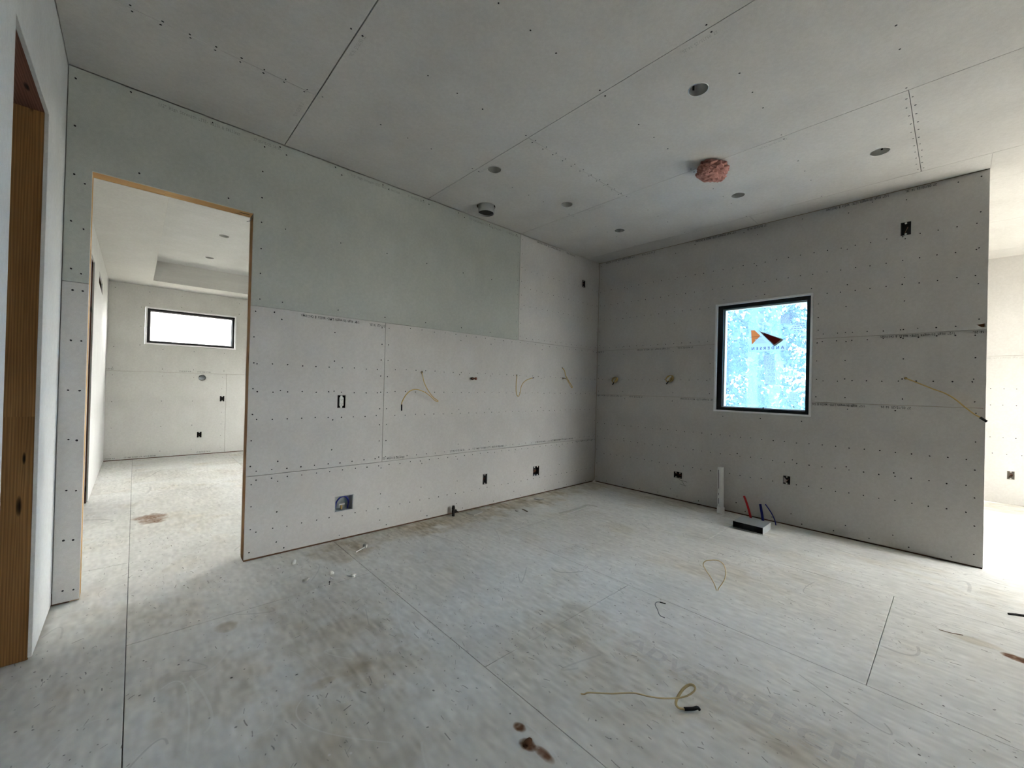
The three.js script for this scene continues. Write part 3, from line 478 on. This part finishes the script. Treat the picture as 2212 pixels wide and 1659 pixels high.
wiringBox('narrow box high on the doorway wall, just under the ceiling by the room corner', holesA.top, OA, Q, M.boxBlack, 1);
wiringBox('dark box high on the window wall under the ceiling near its free end', bBox.top, OA, 0, M.boxBlack, 1);
wiringBox('double box low on the window wall above a pencil mark', bBox.dbl, OA, 0, M.boxBlack, 3);
wiringBox('single box low on the window wall, under the window and above the pipes', bBox.box, OA, 0, M.boxBlack, 1);
mesh('paper_scrap', labelGeo([[-0.026, -0.03], [-0.026, 0.03], [0.004, -0.002], [-0.01, -0.03]], -0.004), mat(0.4, 0.33, 0.31, 0.9, { side: THREE.DoubleSide }), scene.children.at(-1));
wiringBox('box low on the bright far wall beyond the free end of the window wall', nookBox, [0, 0, NZ], 0, M.boxPlastic);
wiringBox('upper dark box on the far wall of the room beyond the doorway', rb1, [RX, 0, 0], Q, M.boxBlack, 0);
wiringBox('lower dark box on the far wall of the room beyond the doorway', rb2, [RX, 0, 0], Q, M.boxBlack, 1);
{ const t = thing('round_vent', 'round metal duct end in the far wall of the room beyond the doorway', 'vent', [RX, 1.312, 3.901]); t.rotation.y = Q;
  mesh('duct_ring', new THREE.LatheGeometry([[0.05, -0.12], [0.05, 0.004], [0.047, 0.004], [0.047, -0.12]].map((p) => new THREE.Vector2(...p)), 28).rotateX(Q), M.steel, t);
  mesh('damper', cyl(0.045, 0.045, 0.002, 24).rotateX(0.9).rotateZ(0.6).translate(0, 0, -0.05), M.galv, t); }
{ const r = holesA.water, w = r[1] - r[0] - 0.003, h = r[3] - r[2] - 0.003, t = thing('water_supply_box', 'recessed supply box with a blue tube arch, low on the doorway wall', 'plumbing box', [0, (r[2] + r[3]) / 2, -(r[0] + r[1]) / 2]); t.rotation.y = Q;
  mesh('box_shell', mergeGeometries([box(-w / 2, w / 2, -h / 2, h / 2, -0.08, -0.077), box(-w / 2, -w / 2 + 0.003, -h / 2, h / 2, -0.08, -0.001), box(w / 2 - 0.003, w / 2, -h / 2, h / 2, -0.08, -0.001), box(-w / 2, w / 2, h / 2 - 0.003, h / 2, -0.08, -0.001), box(-w / 2, w / 2, -h / 2, -h / 2 + 0.004, -0.08, 0.004)]), mat(0.4, 0.43, 0.45, 0.4), t);
  mesh('tube', cable([[-0.062, -0.045, -0.03], [-0.055, 0.01, -0.025], [-0.02, 0.05, -0.02], [0.02, 0.045, -0.02], [0.042, 0.005, -0.022], [0.038, -0.056, -0.03]], 0.006, 0.006, 50), M.blue, t);
  mesh('valve', cyl(0.009, 0.009, 0.04, 14).translate(-0.008, -0.042, -0.04), M.brass, t); mesh('valve_handle', rbox(-0.032, 0.016, -0.02, -0.008, -0.04, -0.025, 0.003), M.device, t); }
// ---------------------------------------------------------------- loose cables
function wire(label, pts, rx, ry, tape, m = M.yellow) {
  const t = thing('electrical_cable', label, 'cable', pts[0], 'cable ends left hanging out'), rel = (p) => p.map((c, i) => c - pts[0][i]);
  mesh('jacket', cable(pts.map(rel), rx, ry, 110), m, t);
  if (tape) mesh('black_tape', cable(tape.map(rel), rx * 1.5, Math.max(ry * 1.6, rx), 16), M.tape, t);
}
wire('yellow cable on the doorway wall bent into a wide arch with a black taped end', [[-0.03, 1.409, 2.766], [0.0, 1.409, 2.766], [0.03, 1.318, 2.756], [0.05, 1.245, 2.726], [0.07, 1.181, 2.681], [0.08, 1.138, 2.625], [0.075, 1.142, 2.653], [0.07, 1.19, 2.712], [0.06, 1.228, 2.776], [0.05, 1.248, 2.857], [0.05, 1.23, 2.913], [0.045, 1.184, 2.955], [0.04, 1.126, 2.982], [0.04, 1.1, 2.984]], 0.0045, 0.0028, [[0.04, 1.11, 2.984], [0.035, 1.055, 2.98]]);
wire('yellow cable hanging as a narrow hook on the doorway wall, next past the copper stub', [[-0.03, 1.424, 1.54], [0.0, 1.424, 1.54], [0.05, 1.323, 1.591], [0.08, 1.245, 1.616], [0.09, 1.199, 1.61], [0.09, 1.189, 1.588], [0.09, 1.22, 1.568], [0.08, 1.298, 1.539], [0.07, 1.352, 1.487], [0.06, 1.386, 1.404], [0.05, 1.405, 1.31]], 0.0045, 0.0028, [[0.053, 1.4, 1.335], [0.05, 1.405, 1.31]]);
wire('yellow cable folded double on the doorway wall, last before the room corner', [[-0.03, 1.418, 0.727], [0.0, 1.418, 0.727], [0.05, 1.412, 0.731], [0.06, 1.384, 0.706], [0.07, 1.332, 0.67], [0.08, 1.297, 0.644], [0.08, 1.309, 0.635], [0.07, 1.378, 0.69], [0.06, 1.453, 0.745], [0.05, 1.516, 0.762], [0.03, 1.551, 0.785]], 0.006, 0.003, [[0.034, 1.545, 0.781], [0.03, 1.551, 0.785]]);
wire('long yellow cable drooping from the window wall towards its free end', [[3.117, 1.449, -0.03], [3.117, 1.449, 0.0], [3.199, 1.406, 0.02], [3.279, 1.362, 0.035], [3.343, 1.331, 0.045], [3.394, 1.292, 0.05], [3.455, 1.224, 0.055], [3.503, 1.174, 0.06], [3.538, 1.148, 0.06]], 0.0035, 0.0055, [[3.53, 1.153, 0.06], [3.565, 1.123, 0.06]]);
for (const [x, y, s, label] of [[0.314, 1.418, 1, 'small wound bundle of yellow cable on the window wall, nearest the room corner'], [1.075, 1.438, 1.15, 'wound bundle of yellow cable on the window wall beside the window']]) {
  const pts = [[x, y, -0.03], [x, y, 0.012]]; for (let i = 0; i < 26; i++) { const a = i * 0.78; pts.push([x + Math.cos(a) * 0.038 * s + 0.004 * Math.sin(i), y + Math.sin(a) * 0.032 * s + Math.cos(a) * 0.012, 0.02 + 0.012 * Math.sin(i * 1.7) + 0.001 * i]); }
  pts.push([x - 0.03 * s, y - 0.06, 0.03]); wire(label, pts, 0.005, 0.0035, [[x - 0.005, y - 0.03, 0.04], [x - 0.035 * s, y - 0.064, 0.03]]);
}
wire('cream flat cable standing as a loop out of the floor', [[2.363, -0.01, 1.923], [2.361, 0.002, 1.924], [2.35, 0.036, 1.928], [2.326, 0.081, 1.937], [2.3, 0.12, 1.947], [2.286, 0.151, 1.952], [2.296, 0.174, 1.948], [2.327, 0.188, 1.937], [2.37, 0.195, 1.921], [2.395, 0.179, 1.911], [2.409, 0.141, 1.906], [2.407, 0.092, 1.907], [2.393, 0.053, 1.912], [2.373, 0.012, 1.919], [2.368, -0.01, 1.921]], 0.0055, 0.003, null, M.cream);
wire('cream flat cable lying on the floor with a curl and a black taped end', [[2.331, -0.01, 3.317], [2.364, 0.012, 3.328], [2.384, 0.03, 3.33], [2.414, 0.035, 3.308], [2.454, 0.035, 3.267], [2.488, 0.04, 3.234], [2.523, 0.045, 3.203], [2.566, 0.04, 3.169], [2.606, 0.035, 3.129], [2.64, 0.03, 3.078], [2.66, 0.035, 3.058], [2.678, 0.045, 3.034], [2.687, 0.055, 3.013], [2.686, 0.06, 3.001], [2.673, 0.06, 2.992], [2.659, 0.055, 2.993], [2.649, 0.05, 3.023], [2.644, 0.035, 3.061], [2.643, 0.02, 3.082], [2.645, 0.01, 3.086], [2.659, 0.008, 3.092], [2.681, 0.01, 3.081]], 0.0055, 0.003, [[2.678, 0.01, 3.083], [2.702, 0.012, 3.057], [2.715, 0.014, 3.039], [2.721, 0.008, 3.038]], M.cream);
wire('short grey wire curling from the doorway opening upper corner', [[-0.02, 2.488, 4.15], [-0.03, 2.461, 4.156], [-0.05, 2.441, 4.163], [-0.06, 2.434, 4.182]], 0.002, 0.002, null, M.boxGrey);
wire('grey hooked scrap of wire lying on the floor before the standing cable loop', [[2.301, 0.004, 2.502], [2.274, 0.006, 2.504], [2.237, 0.012, 2.466], [2.203, 0.014, 2.429], [2.193, 0.012, 2.393], [2.203, 0.01, 2.372], [2.228, 0.006, 2.358]], 0.0025, 0.002, [[2.203, 0.01, 2.372], [2.232, 0.006, 2.356]], M.boxGrey);
// ---------------------------------------------------------------- pipes
{ const t = thing('copper_stub', 'short dark copper stub with a round cap sticking out of the doorway wall', 'pipe', [0, 1.367, 2.178]);
  mesh('pipe', cyl(0.008, 0.008, 0.1, 14).rotateZ(Q).translate(0.02, 0, 0), M.copper, t); mesh('collar', cyl(0.013, 0.016, 0.016, 16).rotateZ(Q).translate(0.008, 0, 0), M.iron, t); mesh('cap', new THREE.SphereGeometry(0.015, 16, 10).scale(0.8, 1, 1).translate(0.07, 0, 0), M.copper, t); }
{ const t = thing('gas_stub', 'dark gas pipe stub with a valve rising by the foot of the doorway wall', 'pipe', [0.05, 0, 2.4]);
  mesh('pipe', cyl(0.014, 0.014, 0.08, 14).translate(0, 0.04, 0), M.iron, t); mesh('cap', cyl(0.012, 0.017, 0.028, 12).translate(0, 0.088, 0), M.iron, t); mesh('valve_lever', rbox(0, 0.05, 0.04, 0.052, -0.03, -0.02, 0.003), M.iron, t); mesh('valve', cyl(0.016, 0.016, 0.04, 12).rotateX(Q).translate(0, 0.045, -0.012), M.iron, t); }
{ const t = thing('drain_pipe', 'white plastic drain pipe standing by the window wall under the window', 'pipe', [1.712, 0, 0.1]);
  const p = mesh('pipe', new THREE.LatheGeometry([[0.03, 0.002], [0.03, 0.487], [0.026, 0.487], [0.026, 0.002]].map((q) => new THREE.Vector2(...q)), 28), M.pvc, t); p.rotation.z = 0.02; mesh('socket_collar', new THREE.LatheGeometry([[0.03, 0.062], [0.037, 0.06], [0.037, 0]].map((q) => new THREE.Vector2(...q)), 28), M.pvc, t);
  mesh('printed_text', mergeGeometries([[0.1, 0.16], [0.19, 0.215], [0.26, 0.46]].map(([a, b]) => new THREE.PlaneGeometry(0.005, b - a).translate(-0.009, (a + b) / 2, 0.0305).rotateZ(0.02))), mat(0.1, 0.1, 0.1, 1), t); }
for (const [label, m, r, pts] of [['red water tube leaning up behind the sheet metal boot', M.red, 0.011, [[1.99, 0, 0.05], [1.972, 0.07, 0.05], [1.95, 0.14, 0.05], [1.921, 0.217, 0.05]]], ['thick blue water tube standing behind the sheet metal boot', M.blue, 0.012, [[2.1, 0, 0.05], [2.088, 0.08, 0.05], [2.072, 0.165, 0.05]]], ['thin blue water tube curving over beside the sheet metal boot', M.blue, 0.005, [[2.224, 0, 0.09], [2.212, 0.05, 0.088], [2.18, 0.108, 0.08], [2.126, 0.183, 0.08]]]]) {
  const t = thing('water_tube', label, 'tube', pts[0], 'water tubes by the window wall'); mesh('tube', cable(pts.map((p) => p.map((c, i) => c - pts[0][i])), r, r, 30), m, t);
}
{ const t = thing('duct_boot', 'low sheet metal duct boot with a dark open mouth beside the window wall', 'duct', [2.1, 0, 0.385]), w = 0.127, d = 0.118, h = 0.064, k = 0.002;
  mesh('top_sheet', box(-w, w, h - k, h, -d, d), M.galv, t); for (const s of [-1, 1]) mesh('side_sheet', box(s * w - k / 2, s * w + k / 2, 0.002, h - k, -d, d), M.galv, t);
  mesh('back_sheet', box(-w, w, 0.002, h - k, -d, -d + k), M.galv, t); mesh('liner', box(-w + k, w - k, 0.0015, 0.004, -d + k, d - 0.02), M.black, t); mesh('floor_flange', rbox(-w - 0.03, w + 0.01, 0.0005, 0.002, d - 0.004, d + 0.022, 0.0005), M.galv, t); mesh('mouth_screen', box(-w + k, w - k, 0.004, h - k, d - 0.05, d - 0.047), M.black, t); }
// ---------------------------------------------------------------- things in the ceiling
const canLabels = ['round light can standing alone in the ceiling, largest of them, before the pink insulation', 'open light can in the ceiling beside the hanging duct collar', 'second light can of the row along the doorway wall, past the duct collar', 'third light can of the row along the doorway wall, nearest the room corner', 'light can by the screwed ceiling joint, above the high box of the window wall', 'light can above the window, beyond the pink insulation'];
const farLabels = ['nearer light can in the tray ceiling beyond the doorway', 'farther light can in the tray ceiling beyond the doorway'];
function lightCan(label, x, y, z, turn) {
  const t = thing('ceiling_light_can', label, 'light fixture', [x, y, z], 'open recessed light cans'), rr = [[0.0545, 0.0], [0.0545, 0.11], [0, 0.11], [0, 0.106], [0.051, 0.106], [0.051, 0.0]];
  mesh('housing', new THREE.LatheGeometry(rr.map((p) => new THREE.Vector2(...p)), 32), M.can, t); mesh('rim', new THREE.TorusGeometry(0.0535, 0.0025, 6, 36).rotateX(Q), M.can, t);
  mesh('socket', cyl(0.018, 0.02, 0.05, 16).translate(Math.cos(turn) * 0.012, 0.08, Math.sin(turn) * 0.012), M.canDark, t); mesh('bracket', rbox(-0.006, 0.006, 0.03, 0.1, -0.05, -0.046, 0.001).rotateY(turn), M.canDark, t);
}
CANS.forEach(([x, z], i) => lightCan(canLabels[i], x, H, z, 1 + i * 1.3));
lightCan(farLabels[0], -2.716, HT, 3.981, 1); lightCan(farLabels[1], -3.977, HT, 3.987, 2);
{ const t = thing('duct_collar', 'round galvanised duct collar hanging from the ceiling beside the doorway wall', 'duct', [DUCT[0], H, DUCT[1]]), L = (p) => new THREE.LatheGeometry(p.map((q) => new THREE.Vector2(...q)), 36);
  mesh('collar', L([[0.076, 0.12], [0.078, -0.03], [0.078, -0.068], [0.0765, -0.068], [0.0765, 0.12]]), M.steel, t); mesh('rolled_bead', new THREE.TorusGeometry(0.078, 0.002, 6, 40).rotateX(Q).translate(0, -0.045, 0), M.steel, t); mesh('duct_inside', cyl(0.0755, 0.0755, 0.002, 30).translate(0, -0.05, 0), M.black, t); }
{ const t = thing('insulation_tuft', 'ragged tuft of pink fibre insulation bulging from the ceiling', 'insulation', [2.12, H, 1.49]), R = rng(44), parts = [];
  for (let i = 0; i < 16; i++) { const g = new THREE.IcosahedronGeometry(1, 4), p = g.attributes.position, s = 0.04 + R() * 0.03, o = [(R() - 0.5) * 0.17, -0.02 - R() * 0.045, (R() - 0.5) * 0.11], k = R() * 50; for (let n = 0; n < p.count; n++) { const x = p.getX(n), y = p.getY(n), z = p.getZ(n), f = 0.72 + 0.6 * Math.abs(vn(x * 3 + k, y * 3 + z * 2.2) - 0.5) + 0.35 * vn(x * 9 + k, z * 9 + y * 5); p.setXYZ(n, (x * s * 1.2 * f) + o[0], Math.min(-0.002, y * s * 0.75 * f + o[1]), (z * s * f) + o[2]); } parts.push(g); }
  const g = mergeGeometries(parts); g.computeVertexNormals(); mesh('fibre_mass', g, M.pink, t); t.rotation.y = 0.8; }
// ---------------------------------------------------------------- debris on the floor
function lump(name, label, cat, x, z, a, b, c, m, seed, group) {
  const g = new THREE.IcosahedronGeometry(1, 2), p = g.attributes.position; for (let i = 0; i < p.count; i++) { const q = [p.getX(i), p.getY(i), p.getZ(i)], f = 0.7 + 0.6 * vn(q[0] * 2 + seed, q[1] * 2 + q[2] * 1.7); p.setXYZ(i, q[0] * a * f, Math.max(-0.6 * b, q[1] * b * f) + b * 0.6, q[2] * c * f); }
  g.computeVertexNormals(); const o = mesh(name, g, m); o.position.set(x, 0.0005, z); o.rotation.y = seed; tag(o, label, cat, group);
}
const CR2 = 'drywall crumbs on the floor by the doorway wall';
lump('drywall_crumb', 'white drywall crumb lying close to the doorway wall beside the opening', 'crumb', 0.247, 3.893, 0.016, 0.02, 0.014, M.scrap, 1, CR2);
lump('drywall_crumb', 'round white crumb just beyond the black screw on the floor, larger of two', 'crumb', 0.57, 3.746, 0.016, 0.014, 0.016, M.scrap, 2, CR2);
lump('drywall_crumb', 'tiny white crumb right beside the black screw on the floor', 'crumb', 0.631, 3.767, 0.008, 0.007, 0.008, M.scrap, 3, CR2);
lump('drywall_crumb', 'ragged flat white crumb farther along the floor than the black screw', 'crumb', 0.684, 3.651, 0.03, 0.014, 0.02, M.scrap, 4, CR2);
lump('drywall_crumb', 'flat greyish crumb on the floor in front of the doorway jamb', 'crumb', 0.558, 3.9, 0.026, 0.009, 0.018, M.scrapPaper, 5, CR2);
lump('drywall_chip', 'small white chip on the brown dirt strip by the doorway wall', 'chip', 0.32, 1.795, 0.03, 0.012, 0.014, M.scrap, 6);
lump('drywall_scrap', 'crumpled white scrap close to the doorway wall near the room corner', 'scrap', 0.165, 1.295, 0.06, 0.014, 0.03, M.scrapPaper, 7);
lump('mud_clod', 'brown clod of dried mud on the floor in the foreground', 'mud', 2.369, 3.668, 0.022, 0.008, 0.014, M.mud, 8);
{ const t = thing('screw', 'black drywall screw lying on the floor among white crumbs', 'screw', [0.697, 0.005, 3.8]); mesh('shank', cyl(0.0025, 0.001, 0.04, 8).rotateX(Q), M.screw, t); mesh('head', cyl(0.005, 0.002, 0.004, 10).rotateX(Q).translate(0, 0, -0.02), M.screw, t); t.rotation.y = 1.2; }
{ const t = thing('plastic_clip', 'pale plastic clip lying by the foot of the doorway wall', 'clip', [0.3, 0.006, 3.44]); mesh('stem', rbox(-0.005, 0.005, -0.004, 0.004, -0.06, 0.05), M.scrapPaper, t); mesh('fork', mergeGeometries([rbox(-0.016, -0.009, -0.004, 0.02, -0.075, -0.055), rbox(0.006, 0.013, -0.004, 0.02, -0.075, -0.055), rbox(-0.016, 0.013, -0.005, 0.003, -0.07, -0.058)]), M.scrapPaper, t); t.rotation.y = 0.5; }
{ const o = mesh('wood_splinter', cable([[0.322, 0.006, 1.713], [0.36, 0.008, 1.72], [0.412, 0.006, 1.727]], 0.007, 0.004, 12), M.twig); tag(o, 'dark wood splinter beside the small white chip near the doorway wall', 'splinter'); }
{ const o = mesh('black_stick', cable([[3.636, 0.006, 0.856], [3.67, 0.007, 0.83], [3.72, 0.006, 0.8]], 0.006, 0.006, 12), M.iron); tag(o, 'short black stick on the floor in front of the free end of the window wall', 'stick'); }
{ const o = mesh('red_thread', cable([[3.358, 0.003, 1.423], [3.4, 0.004, 1.42], [3.448, 0.003, 1.395]], 0.0025, 0.002, 12), M.twig); tag(o, 'thin curved sliver on the open floor beyond the standing cable loop', 'sliver'); }
{ const o = mesh('board_offcut', rbox(-0.05, 0.05, 0, 0.012, -0.07, 0.07, 0.002), M.scrapPaper); o.position.set(0.11, 0.0005, 2.18); o.rotation.y = 0.2; tag(o, 'pale flat board offcut against the foot of the doorway wall by the gas stub', 'offcut'); }
{ const pts = [[0.682, 0.012, 1.53], [0.705, 0.014, 1.339], [0.71, 0.02, 1.207], [0.7, 0.024, 1.09], [0.777, 0.014, 1.019]], o = mesh('paper_strip', cable(pts, 0.026, 0.0015, 60), M.scrapPaper); o.castShadow = true; tag(o, 'long torn strip of white paper tape lying on the floor near the room corner', 'paper strip'); }
// ---------------------------------------------------------------- outdoors
const ground = structure('ground'); mesh('bare_earth', new THREE.CircleGeometry(60, 48).rotateX(-Math.PI / 2).translate(0, -0.42, 0), mat(0.17, 0.165, 0.14, 1), ground);

function tree(name, label, x, z, trunkH, crown, seed, leaves, group) {
  const R = rng(seed), t = thing(name, label, 'tree', [x, -0.42, z], group), limbs = [];
  const top = crown[1] + crown[4] * 0.5;
  limbs.push(cable([[0, 0, 0], [0.05, trunkH * 0.5, 0.03], [-0.04, trunkH, 0], [0.02, top, 0.05]], 0.13, 0.13, 24));
  for (let i = 0; i < 14; i++) { const a = R() * 6.28, y = trunkH * 0.75 + (top - trunkH * 0.75) * R(), L = crown[3] * (0.5 + 0.4 * R()); limbs.push(cable([[0, y, 0], [Math.cos(a) * L * 0.5, y + 0.35, Math.sin(a) * L * 0.5], [Math.cos(a) * L, y + 0.5 + R() * 0.5, Math.sin(a) * L]], 0.035, 0.035, 10)); }
  mesh('trunk', mergeGeometries(limbs), mat(0.07, 0.05, 0.035, 1), t);
  const leaf = new THREE.BufferGeometry(); // a leaf folded along its midrib
  leaf.setAttribute('position', new THREE.Float32BufferAttribute([0, 0, 0, 0.5, 0.28, 0.1, 1, 0, 0, 0.5, -0.28, 0.1], 3)); leaf.setIndex([0, 2, 1, 0, 3, 2]); leaf.computeVertexNormals();
  const im = new THREE.InstancedMesh(leaf, new THREE.MeshPhysicalMaterial({ color: lin(0.05, 0.058, 0.05), roughness: 0.6, side: THREE.DoubleSide, specularIntensity: 0.3 }), leaves), m4 = new THREE.Matrix4(), q = new THREE.Quaternion(), e = new THREE.Euler(), c = new THREE.Color();
  const clumps = Array.from({ length: 110 }, () => { const a = R() * 6.28, b = Math.acos(2 * R() - 1), r = Math.cbrt(R()); return [Math.sin(b) * Math.cos(a) * r * crown[3], crown[1] + Math.cos(b) * r * crown[4], Math.sin(b) * Math.sin(a) * r * crown[3], 0.28 + R() * 0.3]; });
  for (let i = 0; i < leaves; i++) {
    const k = clumps[Math.floor(R() * clumps.length)], g = () => (R() + R() + R() - 1.5) * 1.1;
    e.set(R() * 6.28, R() * 6.28, R() * 6.28); const s = 0.09 + R() * 0.08;
    m4.compose(new THREE.Vector3(k[0] + g() * k[3], k[1] + g() * k[3] * 0.8, k[2] + g() * k[3]), q.setFromEuler(e), new THREE.Vector3(s, s, s)); im.setMatrixAt(i, m4); im.setColorAt(i, c.setRGB(0.7 + R() * 0.6, 0.75 + R() * 0.5, 0.7 + R() * 0.5));
  }
  im.name = 'foliage'; im.userData.kind = 'stuff'; im.castShadow = im.receiveShadow = true; t.add(im);
}
tree('garden_tree', 'dense leafy tree outside the blue filmed window', 0.1, -6.4, 1.6, [0, 2.5, 0, 1.55, 2.2], 901, 13000);

renderer.render(scene, camera);
